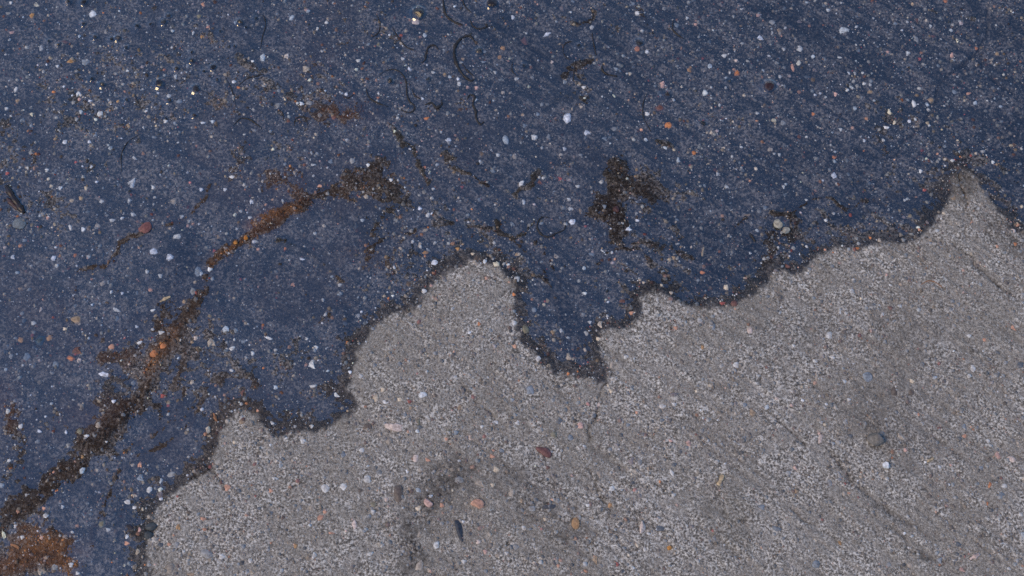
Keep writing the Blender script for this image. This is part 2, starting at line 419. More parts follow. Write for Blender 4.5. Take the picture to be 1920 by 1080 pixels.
def water_material():
    m, nt, out = new_mat('clear_water'); n = N(nt)
    tr = n('ShaderNodeBsdfTransparent'); tr.inputs['Color'].default_value = (.93, .95, .96, 1)
    gl = n('ShaderNodeBsdfGlossy'); gl.inputs['Roughness'].default_value = .03
    geo = n('ShaderNodeNewGeometry')
    # reflectance of a surface film, the same from above and below (the sheet does not bend light)
    dt = n('ShaderNodeVectorMath', operation='DOT_PRODUCT'); n.link(geo.outputs['Normal'], dt.inputs[0]); n.link(geo.outputs['Incoming'], dt.inputs[1])
    F0 = .130
    fres = n.math('ADD', n.math('MULTIPLY', n.math('POWER', n.math('SUBTRACT', 1., n.math('ABSOLUTE', dt.outputs['Value'])), 5.), 1 - F0), F0, True)
    bp = n('ShaderNodeBump'); bp.inputs['Strength'].default_value = .15; bp.inputs['Distance'].default_value = .001
    n.link(n.noise(geo.outputs['Position'], 60., 2.), bp.inputs['Height']); n.link(bp.outputs['Normal'], gl.inputs['Normal'])
    mx = n('ShaderNodeMixShader')
    n.link(fres, mx.inputs[0]); n.link(tr.outputs[0], mx.inputs[1]); n.link(gl.outputs[0], mx.inputs[2])
    n.link(mx.outputs[0], out.inputs['Surface'])
    return m

def grain_material(name, rough, obj_color=False, spec=.35):
    m, nt, out = new_mat(name); n = N(nt)
    geo = n('ShaderNodeNewGeometry'); P = geo.outputs['Position']
    if obj_color: c = n('ShaderNodeObjectInfo').outputs['Color']
    else: c = n('ShaderNodeAttribute', attribute_name='tint').outputs['Color']
    v = n.noise(P, 420., 3., .6)
    c2 = n.mix(1.0, c, n.mix(n.mapr(v, .3, .7), (.62, .60, .58), (1.12, 1.12, 1.12)), 'MULTIPLY')
    c2 = n.mix(n.math('MULTIPLY', n.mapr(n.noise(P, 160., 3.), .56, .70), .45), c2, (.10, .09, .085))
    b = n('ShaderNodeBsdfPrincipled'); b.inputs['Roughness'].default_value = rough; b.inputs['Specular IOR Level'].default_value = spec
    n.link(c2, b.inputs['Base Color'])
    bp = n('ShaderNodeBump'); bp.inputs['Strength'].default_value = .5; bp.inputs['Distance'].default_value = .0006
    n.link(v, bp.inputs['Height']); n.link(bp.outputs['Normal'], b.inputs['Normal'])
    n.link(b.outputs[0], out.inputs['Surface'])
    return m
M_CON = concrete_material(); M_WAT = water_material()
M_GRAIN = grain_material('sand_grain', .6); M_STONE = grain_material('aggregate_stone', .55, True)
M_TIP = grain_material('wet_stone_dark_reflection', .22, True, .5)

def link(o, parent=None):
    scene.collection.objects.link(o)
    if parent is not None: o.parent = parent
    return o
def tag(o, label=None, cat=None, group=None, kind=None):
    for k, v in (('label', label), ('category', cat), ('group', group), ('kind', kind)):
        if v: o[k] = v
    return o

# ------------------------------------------------------------------ ground
GX = axis(-.69, .69, .00150, 60.); GY = axis(-.35, .42, .00150, 60.)
gX, gY = np.meshgrid(GX, GY)
gZ, gW, gC, gA, gS, gR = field(gX, gY)
me = grid_mesh('concrete_ground', GX, GY, gZ)
set_f(me, 'wet', gW); set_f(me, 'streak', gS); set_f(me, 'rim', gR)
set_col(me, 'stain', np.concatenate([gC, gA[..., None]], -1))
me.materials.append(M_CON)
ground = link(bpy.data.objects.new('concrete_ground', me))
tag(ground, 'weathered grey concrete slab, soaked dark under the puddle', 'ground', kind='structure')

def samp(A, x, y):
    x = np.atleast_1d(np.asarray(x, float)); y = np.atleast_1d(np.asarray(y, float))
    i = np.clip(np.searchsorted(GX, x) - 1, 0, len(GX) - 2); j = np.clip(np.searchsorted(GY, y) - 1, 0, len(GY) - 2)
    fx = (x - GX[i]) / (GX[i + 1] - GX[i]); fy = (y - GY[j]) / (GY[j + 1] - GY[j])
    if A.ndim == 3: fx = fx[:, None]; fy = fy[:, None]
    return (A[j, i] * (1 - fx) + A[j, i + 1] * fx) * (1 - fy) + (A[j + 1, i] * (1 - fx) + A[j + 1, i + 1] * fx) * fy

# ------------------------------------------------------------------ puddle: a still sheet that climbs a little at every stone standing out of it
WX = axis(-.66, .66, .0017, 1.6, 1.2); WY = axis(-.34, .42, .0017, 1.6, 1.2)
wX, wY = np.meshgrid(WX, WY)
wZ = np.zeros_like(wX)
tipxy = []
for (px, py, w, h) in TIPS:
    x, y = at(px, py); R = .50 * math.sqrt(w * h) * PX
    tipxy.append((float(x), float(y), R))
    m = (np.abs(wX - x) < .03) & (np.abs(wY - y) < .03)
    r = np.hypot(wX[m] - x, wY[m] - y)
    wZ[m] = np.maximum(wZ[m], (.0020 + .18 * R) * np.exp(-np.maximum(r - R, 0) / .0040))
wG = samp(gZ, wX.ravel(), wY.ravel()).reshape(wX.shape)
low = (wG < .0012) & inside(wX, wY, SHORE)
keep = low[:-1, :-1] | low[1:, :-1] | low[:-1, 1:] | low[1:, 1:]
me = grid_mesh('puddle_water', WX, WY, wZ, keep)
me.materials.append(M_WAT)
water = link(bpy.data.objects.new('puddle_water', me))
tag(water, 'shallow clear puddle reflecting the blue sky on the slab', 'puddle', kind='structure')

# ------------------------------------------------------------------ stones
def lin(c): return tuple(((v / 255 + .055) / 1.055) ** 2.4 if v > 10 else v / 255 / 12.92 for v in c)
SEEN = dict(w=(186, 188, 194), W=(216, 214, 213), g=(132, 134, 140), bg=(112, 124, 142), bw=(160, 172, 188), be=(158, 146, 136), cr=(203, 184, 162),
            pk=(188, 146, 138), pw=(196, 176, 170), pe=(196, 138, 112), o=(190, 112, 62), oc=(165, 120, 72), ta=(148, 124, 100), rb=(108, 70, 64),
            rd=(158, 74, 70), br=(90, 76, 68), ol=(114, 110, 92), mv=(112, 104, 112), sl=(76, 86, 102), dg=(76, 80, 80), tl=(46, 64, 80), db=(42, 31, 22))
SEEN = {k: tuple(.22 * sum(c) / 3 + .78 * v for v in c) for k, c in SEEN.items()}
ALB = {k: tuple(min(.85, v / k) for v, k in zip(lin(c), (.66, .70, .82))) for k, c in SEEN.items()}

def dome(seed, ang):
    """a stone seen from above: three rings and a crown, 48 triangles at most"""
    r = np.random.default_rng(seed); n = 8
    a = np.arange(n) / n * 2 * np.pi + r.normal(0, .16, n)
    out = 1 + r.normal(0, .10 + .10 * ang, n)
    v = []
    for rad, z in ((.86, -.9), (1.0, -.05), (.86 - .1 * ang, .52), (.45, .86)):
        j = 1 + r.normal(0, .05 + .05 * ang, n)
        for k in range(n): v.append((math.cos(a[k]) * out[k] * rad * j[k], math.sin(a[k]) * out[k] * rad * j[k], z + r.normal(0, .05 + .07 * ang)))
    v.append((r.normal(0, .08), r.normal(0, .08), 1.0 - .1 * ang))
    f = []
    for q in range(3):
        for k in range(n):
            A, B = q * n + k, q * n + (k + 1) % n
            f += [(A, B, B + n), (A, B + n, A + n)]
    for k in range(n): f.append((3 * n + k, 3 * n + (k + 1) % n, 4 * n))
    return np.array(v, np.float32), np.array(f, np.int32)
DOMES = []
for s in range(14):
    v, f = dome(100 + s, (s % 4) / 3)
    mm = raw_mesh('aggregate_stone', v, f, s % 4 != 3); mm.materials.append(M_STONE); DOMES.append((mm, v, f))

TILES = [((0, 0), """520 78 55 50 W;205 28 50 40 cr;180 85 40 45 oc;60 15 25 30 w;45 75 38 25 g;230 270 30 40 w;400 348 50 30 oc;480 350 60 50 bg;322 372 25 22 W;440 528 45 50 w;595 180 30 35 g;65 180 40 25 pk;35 610 30 28 w;177 640 35 30 cr;455 630 25 35 bw;562 640 40 35 w;505 567 25 20 W;525 588 28 22 cr;620 578 30 35 be;820 625 25 22 w;715 397 30 20 w;590 445 25 25 g;985 435 30 35 w;950 537 35 30 w;690 475 30 25 g;365 797 38 32 W;175 857 40 40 g;125 675 50 40 bg;175 705 35 35 bg;430 672 25 30 g;535 755 35 35 bg;930 682 30 30 w;1140 690 35 20 W;1195 683 30 30 bw;1190 767 25 25 cr;740 1035 42 68 W 20;338 1057 28 32 W;287 1047 30 28 be;482 1060 25 35 cr;262 957 30 30 w;220 1015 30 35 g;110 940 20 20 w;155 945 18 25 w;513 938 22 28 W;755 888 38 18 w 35;860 1055 25 30 w;1305 995 35 30 w;1130 1065 28 30 W;1265 1065 30 28 W;1475 330 45 55 bw;1610 315 50 50 pw 30;1720 390 50 50 be;1560 592 40 40 g;1695 585 35 28 w;1740 578 45 35 g;1640 97 28 42 bw 25;1730 60 35 30 bw;1140 28 40 30 pe;1120 92 40 35 ol;1170 150 45 25 pe;1135 205 35 35 oc;1085 185 18 40 w;1860 905 45 30 bg;1760 925 35 18 w;1785 160 20 30 w;1420 345 22 20 w;1340 492 30 18 o;365 235 45 30 rb;720 710 40 30 ta;40 975 30 28 rd;425 912 22 18 rd;650 415 30 25 g;865 770 35 30 bg;1005 570 45 40 bg;1655 970 25 40 be;1880 660 45 45 rb;60 655 20 25 w;100 565 35 40 ta;40 900 28 20 g;1840 940 18 18 w;90 500 25 45 w 20;1800 1045 35 30 pe"""),
 ((640, 0), """965 97 28 40 W;468 193 30 42 bw;1160 193 64 24 W -40;910 265 40 40 oc;890 318 32 38 oc 20;210 250 42 35 ol;95 340 35 25 w;385 393 28 40 W;515 405 30 25 w;610 430 32 22 bw 30;663 468 35 35 w;865 402 25 30 w;760 493 28 28 pk;710 490 25 30 pk;910 515 30 35 be;985 437 35 25 w;1030 235 55 55 rb;1240 50 45 45 mv;1665 72 40 40 w;1640 20 30 30 bg;1720 290 30 35 W;1545 387 30 30 bw;1625 412 25 25 cr;1410 150 35 35 w;1185 345 25 30 pw;1535 537 18 32 cr -30;1365 492 28 25 w;1255 455 30 35 bg;1270 660 55 66 W;1380 745 58 36 W;925 785 44 64 bw -15;1085 770 45 45 w;1165 770 45 45 g;600 785 45 30 W;790 865 45 45 br;880 870 30 30 w;975 878 35 40 be;1010 1035 30 55 w 25;780 912 18 40 W;850 962 40 25 bg;1255 835 25 30 w;1235 870 30 40 be;1135 1000 25 20 w;1480 775 45 32 bg;1535 720 40 30 g;1805 480 45 50 pk;1790 605 60 50 rb;1720 640 35 30 w;1840 705 55 45 o;1895 900 35 40 bw;1885 140 40 45 bg;1120 1030 40 35 rb;1230 1005 30 30 rd;1330 1045 30 25 w;480 665 40 25 o;205 547 25 20 o;152 930 30 30 w;280 1015 25 25 w;60 905 35 40 g;30 785 25 25 w;470 940 20 25 o;680 1050 25 20 rd;315 662 25 25 w;1490 260 30 25 mv;575 290 15 30 g;345 330 30 25 w;515 1062 28 25 w;750 560 35 30 w;1665 272 40 36 o -20;415 118 70 55 pw 20;800 345 45 20 bg;1040 185 18 18 w;685 330 25 25 ta;455 555 22 22 w;1105 640 28 28 bg;1030 705 28 36 bg;1805 265 25 20 g;1290 65 20 20 w;1350 600 30 26 be;560 740 20 24 w;1345 870 26 22 g;300 740 16 24 cr"""),
 ((1280, 0), """440 215 50 45 W;905 165 78 46 w -10;660 270 38 50 w;635 225 14 52 be 20;505 120 50 35 g;425 80 35 30 pk;545 165 42 36 ta 20;655 115 40 30 mv;1315 215 32 50 g -30;1270 295 32 28 w;235 310 35 35 w;155 370 35 40 bw;40 388 45 45 oc;305 410 40 40 o;655 352 35 40 pw;620 380 25 60 pe;125 520 40 40 w;160 490 20 20 w;548 428 25 28 W;740 390 40 35 mv;735 445 45 40 br;935 410 18 32 W -30;970 412 18 30 w;1012 410 22 22 w;1055 515 48 32 ta -20;1020 470 28 25 w;1055 475 22 25 w;925 505 28 30 w;860 530 28 35 pk;745 532 20 20 W;970 608 30 35 bw;1163 632 35 40 cr;1190 690 22 36 cr 25;1145 718 40 25 w;1300 585 35 50 w;1398 565 45 45 ta;1375 588 28 40 bw;850 985 42 50 W;890 727 25 28 w;1022 790 20 25 W;1128 790 25 30 w;515 672 40 35 cr;420 635 28 28 w;565 690 40 40 g;735 640 25 25 o;855 875 28 40 o;495 838 40 28 be -20;515 862 20 20 w;545 868 22 28 w;245 1048 35 35 w;195 978 20 36 w 20;568 1048 20 30 w;45 932 40 28 rd;580 897 20 18 oc;330 825 25 20 w;750 890 35 30 g;1338 963 25 30 w;1385 705 22 22 w;1690 852 35 30 g;1745 912 25 30 w;1610 522 42 20 pe -10;1655 360 28 35 be;1652 270 25 25 o;1515 310 35 40 pk;1740 333 40 22 be -30;1410 202 35 25 rb;1395 145 22 34 w 15;1480 5 30 25 o;700 8 35 20 bw;820 52 28 28 w;893 12 20 20 w;1265 120 22 28 w;1545 228 18 35 cr;1335 330 25 25 rd;505 180 16 32 w 15;25 98 22 26 w;330 48 20 20 w;570 275 22 28 w;295 275 25 25 be;300 340 28 26 pw;530 350 35 28 g;885 320 40 18 w;1155 290 24 22 pk;990 280 32 40 bg;1530 515 32 40 bg;1360 1068 34 24 rd;1285 1025 36 40 sl;700 430 40 30 sl;1075 97 18 18 w;955 495 20 20 w;805 545 20 20 w;1005 545 25 25 g;1640 225 25 20 g"""),
 ((0, 360), """405 48 40 32 be;455 35 30 30 ta;570 50 35 28 w;725 48 25 35 w;745 125 28 32 w;240 125 28 32 g;268 145 28 28 pk;630 157 40 25 w;467 210 30 35 W;395 200 20 48 w -20;545 190 40 35 be;995 245 58 40 w -25;1020 137 30 30 w;1060 160 22 28 w;1228 250 30 30 ta;1413 52 35 38 W;1590 52 16 40 w -15;1405 142 30 25 w;975 50 45 50 be;860 333 55 38 W 10;952 365 48 50 W;300 370 40 40 W;335 357 20 25 oc;70 360 35 35 W;495 362 30 26 w;135 270 35 25 bg;25 310 30 22 pw;845 548 35 32 pe;825 447 25 28 w;900 468 30 35 w;575 512 35 40 be;685 567 20 22 W;425 720 78 58 ta 10;185 735 35 30 w;225 660 20 38 pw 20;650 658 52 26 w 25;655 710 25 40 bg;767 755 20 20 W;115 825 38 40 oc;275 818 40 45 oc;225 830 74 70 tl;628 873 45 40 pe;395 932 58 36 o 15;430 890 74 60 rb;445 945 35 35 pw;145 925 50 60 bg;313 965 45 50 bg;168 972 22 22 W;125 972 18 18 w;588 1025 84 34 W 10;910 793 40 26 w;785 848 38 20 w -30;870 915 56 50 o;920 870 40 35 o;1185 845 65 65 be;1100 823 30 30 pw;1268 775 45 40 bw;1325 780 30 35 bg;1305 880 38 26 w -30;1382 933 22 22 w;1420 908 25 35 w;1755 962 45 62 w;1777 875 30 30 w;1645 518 40 28 pe;1283 345 25 22 w;1698 375 38 18 W 15;1603 315 20 25 o;1435 275 35 20 w;1510 820 64 20 w 25;1370 840 40 25 bg;1725 825 22 20 w;1205 330 25 25 rd;1180 435 30 30 w;1115 450 50 70 bg;1085 560 40 46 g;1910 520 30 30 w;1815 605 20 30 w;110 540 30 20 ta;25 895 40 30 sl;60 920 28 40 g;1330 205 20 20 w;1910 570 35 30 bg;600 130 30 20 g;130 720 28 32 sl;365 770 30 22 cr;860 665 34 20 w -20;1130 460 30 40 bw;950 800 30 20 w;700 820 16 20 rd;1015 835 14 20 pw;1080 845 26 18 ta"""),
 ((640, 360), """1300 165 52 40 W;1610 210 50 30 W -30;1025 55 22 40 W;440 92 28 30 W;485 130 32 38 w;1280 40 30 40 w;1245 85 35 30 g;1290 90 60 36 w;1345 105 20 40 ta;118 158 30 25 bw;310 160 28 28 g;870 65 25 25 ta;470 215 50 25 be;400 278 22 28 w;440 295 22 42 be 20;470 340 46 28 oc;655 320 28 25 oc;740 350 25 20 cr;525 398 50 36 W -20;760 382 52 40 br;870 408 44 38 cr 30;985 492 40 38 w;940 412 25 25 w;970 580 22 28 o;465 560 35 35 w;505 528 22 20 pk;1035 775 45 50 ol;1235 778 28 42 w;1190 790 25 30 ta;1160 610 25 30 ta;1085 663 35 35 bg;1370 570 30 25 w;1180 228 18 15 w;1210 360 35 30 be;1410 350 50 30 bg 20;1522 340 20 25 w;1580 612 45 30 rb;1632 682 30 28 pe;1495 698 20 20 w;1360 688 30 32 g;1455 742 38 50 be;1398 732 25 25 w;1380 795 28 35 g;1445 828 30 28 cr;1105 940 40 45 w;1280 930 50 50 be;1275 1025 18 25 o;1600 930 30 30 w;1550 1020 25 30 g;1520 975 25 42 be 15;95 695 35 35 g;35 850 25 25 o;50 1015 22 28 W;110 1040 30 30 w;280 930 42 28 be;635 1045 36 22 w;720 797 22 20 W;775 748 22 25 o;970 740 35 35 w;975 870 30 35 pe;1850 615 30 40 g;1855 570 25 25 be;1775 610 20 25 w;1880 770 28 25 pe;290 585 20 20 w;1890 292 32 15 w;1870 370 25 30 ta;1410 1 20 20 g;1800 525 20 20 cr;1700 510 22 22 cr;1680 495 26 22 be;380 515 40 40 br;20 740 28 40 sl;170 325 24 18 g;320 105 20 16 w;1480 85 26 30 bg;1580 180 20 20 w;1660 120 24 24 g;960 180 36 36 bg"""),
 ((1280, 360), """365 130 48 20 ta -15;697 43 20 20 w;1250 45 22 20 w;245 535 40 40 cr;380 343 20 20 w;1105 272 30 40 be;1240 272 28 28 g;988 292 25 25 g;983 318 25 18 o;1055 260 20 20 o;845 342 14 14 o;590 420 35 28 rb;320 405 14 20 pe;110 450 40 25 o;1330 215 20 25 pe;1525 35 40 35 ta;1858 222 28 35 pw;1868 298 28 28 o;945 565 35 35 w;880 682 26 42 w 15;820 812 48 48 w;95 732 32 38 w;170 770 30 45 bg 15;375 785 40 50 pw;1850 768 32 42 pe;1690 838 25 25 pe;1605 818 30 25 w;110 878 22 28 oc;300 980 45 40 w;1045 870 45 40 be;1118 697 18 36 w 30;840 940 28 25 w;1625 1000 35 50 w;1410 1052 35 25 bw;1890 980 45 35 sl;220 630 45 22 rd;290 630 50 40 rb;1165 530 18 18 w;1145 470 20 25 pk;1000 605 20 20 cr;700 460 20 20 w;1905 628 18 18 w;1285 1070 35 25 cr;1165 660 30 30 rb;750 1045 20 50 be 10;465 85 30 30 bg;850 120 22 22 w;805 160 24 24 w;1765 310 22 22 pe;1905 275 40 26 g;1690 90 26 20 g;420 1040 30 20 w;1545 640 26 30 g;620 870 20 20 w"""),
 ((0, 720), """115 237 38 32 w;220 265 32 20 W 20;255 183 18 18 W;640 100 28 25 W;555 235 40 40 be;535 290 30 35 g;490 297 35 25 w;450 265 40 45 ol;210 325 50 26 g;45 155 28 35 w;50 430 30 25 w;465 412 20 22 oc;465 485 35 40 bw;545 485 25 28 be;790 525 55 60 bg;965 510 62 36 g -10;840 595 35 38 w;755 628 40 28 be;720 665 50 30 w 15;757 695 32 22 w;785 455 35 35 pe;745 455 28 25 be;905 545 18 36 bw;900 635 50 50 mv;350 690 22 25 w;258 740 38 28 w 15;245 700 28 28 pe;340 665 35 25 bg;20 845 28 54 cr -20;570 785 40 40 ol;607 820 32 24 w;650 825 30 25 br;785 825 20 42 pk 10;713 860 22 28 w;712 897 35 28 pe;775 945 26 36 cr 20;1005 808 38 30 oc;955 905 28 20 pe;995 905 30 40 g;1035 945 20 20 w;1145 762 45 20 pe;1155 822 30 20 pe;1280 585 45 38 pe;1320 330 25 28 cr;1830 590 50 62 w;1755 700 40 35 be;1805 755 38 35 pe;1830 725 25 22 pe;1665 915 25 30 oc;1868 843 46 14 pe;1550 537 40 20 w;1580 465 26 28 bw;1770 970 26 40 w 20;1410 998 28 28 w;1250 975 40 35 w;1165 960 90 46 g 25;960 1040 60 60 be;1080 1070 50 25 ta;1065 725 30 22 br;230 1055 64 46 be -30;310 1028 38 35 g;400 1018 30 30 w;435 1065 28 25 w;128 865 28 28 w;1440 635 14 14 rd;1000 635 16 16 rd;1525 605 30 30 pe;1890 60 30 44 w -35;1760 12 45 22 w;1550 20 30 30 bw;1365 45 26 44 rb 20;1450 152 20 18 pe;1530 220 30 22 w 25;1605 305 30 22 w;1705 325 35 30 w;1360 215 40 35 ta;915 68 35 30 rd;945 120 25 20 rd;1660 240 25 22 g;1755 240 22 28 w;385 345 30 30 g;10 570 28 36 bg;150 625 22 22 g;100 720 22 28 pe;85 800 28 26 w;905 905 36 30 sl;880 875 30 22 g;1460 705 30 20 sl;600 330 18 18 w;300 495 18 18 pe;700 1020 16 20 cr;840 1020 30 24 g"""),
 ((640, 720), """195 82 38 42 cr;250 105 38 30 w;330 93 35 25 cr;235 35 30 28 cr;458 68 52 32 W;528 70 25 25 br;385 105 28 22 rd;392 140 25 25 ta;668 135 28 38 ta;270 325 45 50 be;115 378 35 35 w;417 425 40 50 pw;485 432 40 22 pe;372 497 22 28 W;210 502 45 32 g;148 535 50 55 w;15 580 50 50 w;322 618 60 95 br;435 233 26 56 ol;605 277 45 30 ol;645 280 30 30 bg;728 305 38 40 pw;592 315 22 22 pe;1060 40 65 70 bg;960 95 25 25 bw;868 222 38 28 w;990 225 40 28 w;790 245 22 22 w;848 412 38 25 pe;855 380 20 18 pe;1225 215 40 38 sl;1345 240 45 40 pk;1195 292 40 35 ol;1285 308 40 38 bg;1445 122 22 56 pw 30;1517 45 30 35 cr;1500 12 15 22 cr;1805 130 40 38 w;1870 120 30 28 w;1160 475 25 25 rb;870 487 45 38 cr 20;628 487 40 25 be;435 702 40 35 cr;567 688 28 28 pe;503 637 28 22 W;958 620 35 45 be;1015 662 22 28 ta;1070 705 50 35 g;1145 765 22 22 cr;1025 815 25 28 w;685 780 18 20 W;440 850 22 38 be 25;440 1030 45 60 be;230 912 28 28 w;180 680 35 40 ol;180 725 28 32 w;75 800 32 58 pw;880 968 36 20 be;930 960 25 30 w;980 920 38 42 g;535 910 35 40 w;770 895 30 30 pw;810 950 28 32 pk;690 1005 32 28 w;165 960 38 24 w -25;495 1052 25 30 be;1510 685 26 40 oc 20;1520 597 48 26 w -20;1385 688 28 22 w;1865 630 28 25 w;1835 697 20 20 w;1630 440 40 40 mv;1675 450 32 38 g;1790 555 14 20 o;1550 1020 22 25 rd;1430 985 40 50 ta;1460 1030 28 30 g;1635 1040 28 25 w;1220 1028 20 20 pe;1705 935 22 30 w;1660 165 20 20 pe;1850 325 28 20 pk;1365 355 22 20 W;1870 65 40 30 mv;1860 510 26 62 w -20;1450 510 30 40 be;1580 830 40 30 g;150 240 60 50 br;105 605 30 26 br;10 400 30 40 bg;255 655 26 30 pw;430 605 46 26 bw;660 545 60 36 g;850 575 30 26 cr;780 560 70 46 be;710 160 20 26 g;360 180 26 28 bg;1800 210 30 24 bg;1870 460 34 26 sl;1610 235 28 24 bg;900 380 36 24 bg 25;1330 1000 24 24 g;1780 760 28 20 g"""),
 ((1280, 720), """1185 50 50 55 br;930 95 28 25 w;803 122 20 20 W;390 168 45 45 ta;525 88 28 18 pw;75 45 18 18 cr;145 205 28 25 g;105 270 28 28 g;770 312 26 56 pw 15;840 342 25 25 bw;775 225 28 22 w;1018 230 25 35 g;1320 178 18 22 pe;1575 245 35 50 bg;1578 300 38 22 pe -35;1710 328 22 28 w;1720 355 28 18 w;1880 345 22 45 be;1765 415 45 45 pk;1358 447 18 18 w;1170 422 20 15 o;880 525 34 52 g -20;820 565 35 40 g;908 567 14 18 rd;930 622 20 16 pe;1120 525 40 40 be;1800 578 40 35 w;1718 575 20 42 o 20;1705 678 14 26 o;635 610 30 35 ta;740 885 22 18 cr;20 805 18 18 w;745 1020 50 40 bg;1150 1025 40 35 g;1270 1025 40 40 be;1560 1048 38 32 pk;1905 855 35 40 bw;1515 1000 18 15 w;1265 928 20 14 w;880 900 18 30 oc;165 830 15 18 rd;175 880 30 40 g;30 345 45 35 pk;1500 465 15 20 pk;345 125 28 32 bg;470 135 28 42 bw 20;1280 55 36 40 br;1115 320 22 26 g;1225 310 36 50 be -30;1840 430 60 34 pw 15;1245 380 28 26 pk;820 670 20 20 g;910 220 40 30 g;1540 910 34 30 sl;1440 990 34 40 bg 30;1780 630 40 28 bg;520 820 60 30 bg 20;590 510 40 30 g 35;440 700 60 30 bg 25;1670 480 36 24 bg -30;660 265 26 28 be;940 300 30 30 sl"""),
]
LIST = []
for (ox, oy), s in TILES:
    for e in s.split(';'):
        p = e.split()
        LIST.append((ox + float(p[0]) / 3, oy + float(p[1]) / 3, float(p[2]) / 3, float(p[3]) / 3, p[4], float(p[5]) if len(p) > 5 else random.uniform(-20, 20)))
LIST.sort(key=lambda t: -t[2] * t[3])

def tint_of(code, x, y, rnd=.10):
    c = np.array(ALB[code]); wet = float(samp(gW, x, y)[0])
    k = 1 + RNG.normal(0, rnd)
    dusty = np.array((.24, .215, .185))
    if wet < .5: c = c * .80 + dusty * .20
    return np.clip(c * k, .005, .82)

GRAINS = []          # (x, y, z, rx, ry, rz, ang, tint) joined later
n_part = 0
for (px, py, w, h, code, ang) in LIST:
    x, y = map(float, at(px, py)); z = float(samp(gZ, x, y)[0])
    rx, ry = w * PX / 2 * .98, h * PX / 2 / ct * .98; rz = min(rx, ry) * .62
    if n_part < 290:
        mm = DOMES[random.randrange(len(DOMES))][0]
        o = link(bpy.data.objects.new('aggregate_stone', mm), ground)
        o.location = (x, y, z - rz * .42); o.scale = (rx, ry, rz)
        o.rotation_euler = (random.gauss(0, .05), random.gauss(0, .05), -math.radians(ang))
        o.color = tuple(tint_of(code, x, y)) + (1,)
        n_part += 1
    else:
        GRAINS.append((x, y, z - rz * .35, rx, ry, rz, -math.radians(ang), tint_of(code, x, y)))

# sand: the uncountable small grains of the slab, one mesh
def scatter(name, X, Y, Z, RX, RY, RZ, ANG, TINT, tmpl, mat, parent, jit=.14):
    v, f = tmpl; n = len(X); nv = len(v)
    P = v[None] * (1 + RNG.normal(0, jit, (n, nv, 1))) * np.stack([RX, RY, RZ], -1)[:, None, :]
    c, s = np.cos(ANG)[:, None], np.sin(ANG)[:, None]
    P = np.stack([P[..., 0] * c - P[..., 1] * s, P[..., 0] * s + P[..., 1] * c, P[..., 2]], -1) + np.stack([X, Y, Z], -1)[:, None, :]
    F = (f[None] + (np.arange(n) * nv)[:, None, None]).reshape(-1, f.shape[1])
    m = raw_mesh(name, P.reshape(-1, 3), F, True)
    set_col(m, 'tint', np.concatenate([np.repeat(TINT, nv, 0), np.ones((n * nv, 1))], 1))
    m.materials.append(mat)
    o = link(bpy.data.objects.new(name, m), parent); o['kind'] = 'stuff'
    return o
hv = [(math.cos(k / 5 * 6.283), math.sin(k / 5 * 6.283), 0.) for k in range(5)] + [(.6 * math.cos((k + .5) / 5 * 6.283), .6 * math.sin((k + .5) / 5 * 6.283), .75) for k in range(5)] + [(0, 0, 1.)]
hf = []
for k in range(5):
    a, b = k, (k + 1) % 5
    hf += [(a, b, 5 + k), (b, 5 + b, 5 + k), (5 + k, 5 + b, 10)]
PEB = (np.array(hv, np.float32), np.array(hf, np.int32))

g = GRAINS
scatter('small_pebbles', *[np.array([t[i] for t in g]) for i in range(7)], np.array([t[7] for t in g]), (DOMES[1][1], DOMES[1][2]), M_GRAIN, ground, .06)

def rand_tints(x, y, size):
    wet = samp(gW, x, y); n = len(x)
    pal = ['w', 'g', 'g', 'bg', 'bw', 'be', 'be', 'ta', 'pk', 'pe', 'o', 'rd', 'br', 'mv', 'rb', 'sl', 'cr', 'W']
    pr = np.array([7, 16, 12, 14, 6, 10, 8, 4, 3, 2, 1.0, 1.2, 8, 10, 4, 5, 1.8, 1.8]); pr /= pr.sum()
    idx = RNG.choice(len(pal), n, p=pr)
    T = np.array([ALB[k] for k in pal])[idx]
    br = np.exp(RNG.normal(-.12, .50, n) - .10 * np.clip(size / PX - 2.5, 0, 3))[:, None]
    wetT = T * br * .74
    dryT = (T * .45 + .55 * np.array((.23, .205, .175))) * np.exp(RNG.normal(-.02, .25, n))[:, None]
    return np.clip(wetT * wet[:, None] + dryT * (1 - wet[:, None]), .008, .8)

NS = 82000
gx = RNG.uniform(-.72, .72, NS); gy = RNG.uniform(-.37, .44, NS)
dens = .55 + .45 * fbm(gx / .06, gy / .06, 301, 2)
dens = dens + .35 * vnoise(gx / .015, gy / .015, 305)
k = RNG.random(NS) < np.clip(.1 + 1.1 * dens, .12, 1); gx, gy = gx[k], gy[k]; n = len(gx)
size = np.clip(1.2 * (1 - RNG.random(n)) ** (-1 / 2.3), 1.2, 5.0) * PX / 1.0
asp = RNG.uniform(.65, 1.0, n)
gz = samp(gZ, gx, gy)
stn = samp(gA, gx, gy)[:, None]
tint = rand_tints(gx, gy, size)
scol = samp(gC, gx, gy)
tint = tint * (1 - .5 * stn) + (scol * 1.6) * .5 * stn
scatter('sand_grains', gx, gy, gz - size * .15, size, size * asp, size * RNG.uniform(.5, .9, n), RNG.uniform(0, 6.3, n), tint, PEB, M_GRAIN, ground, .15)

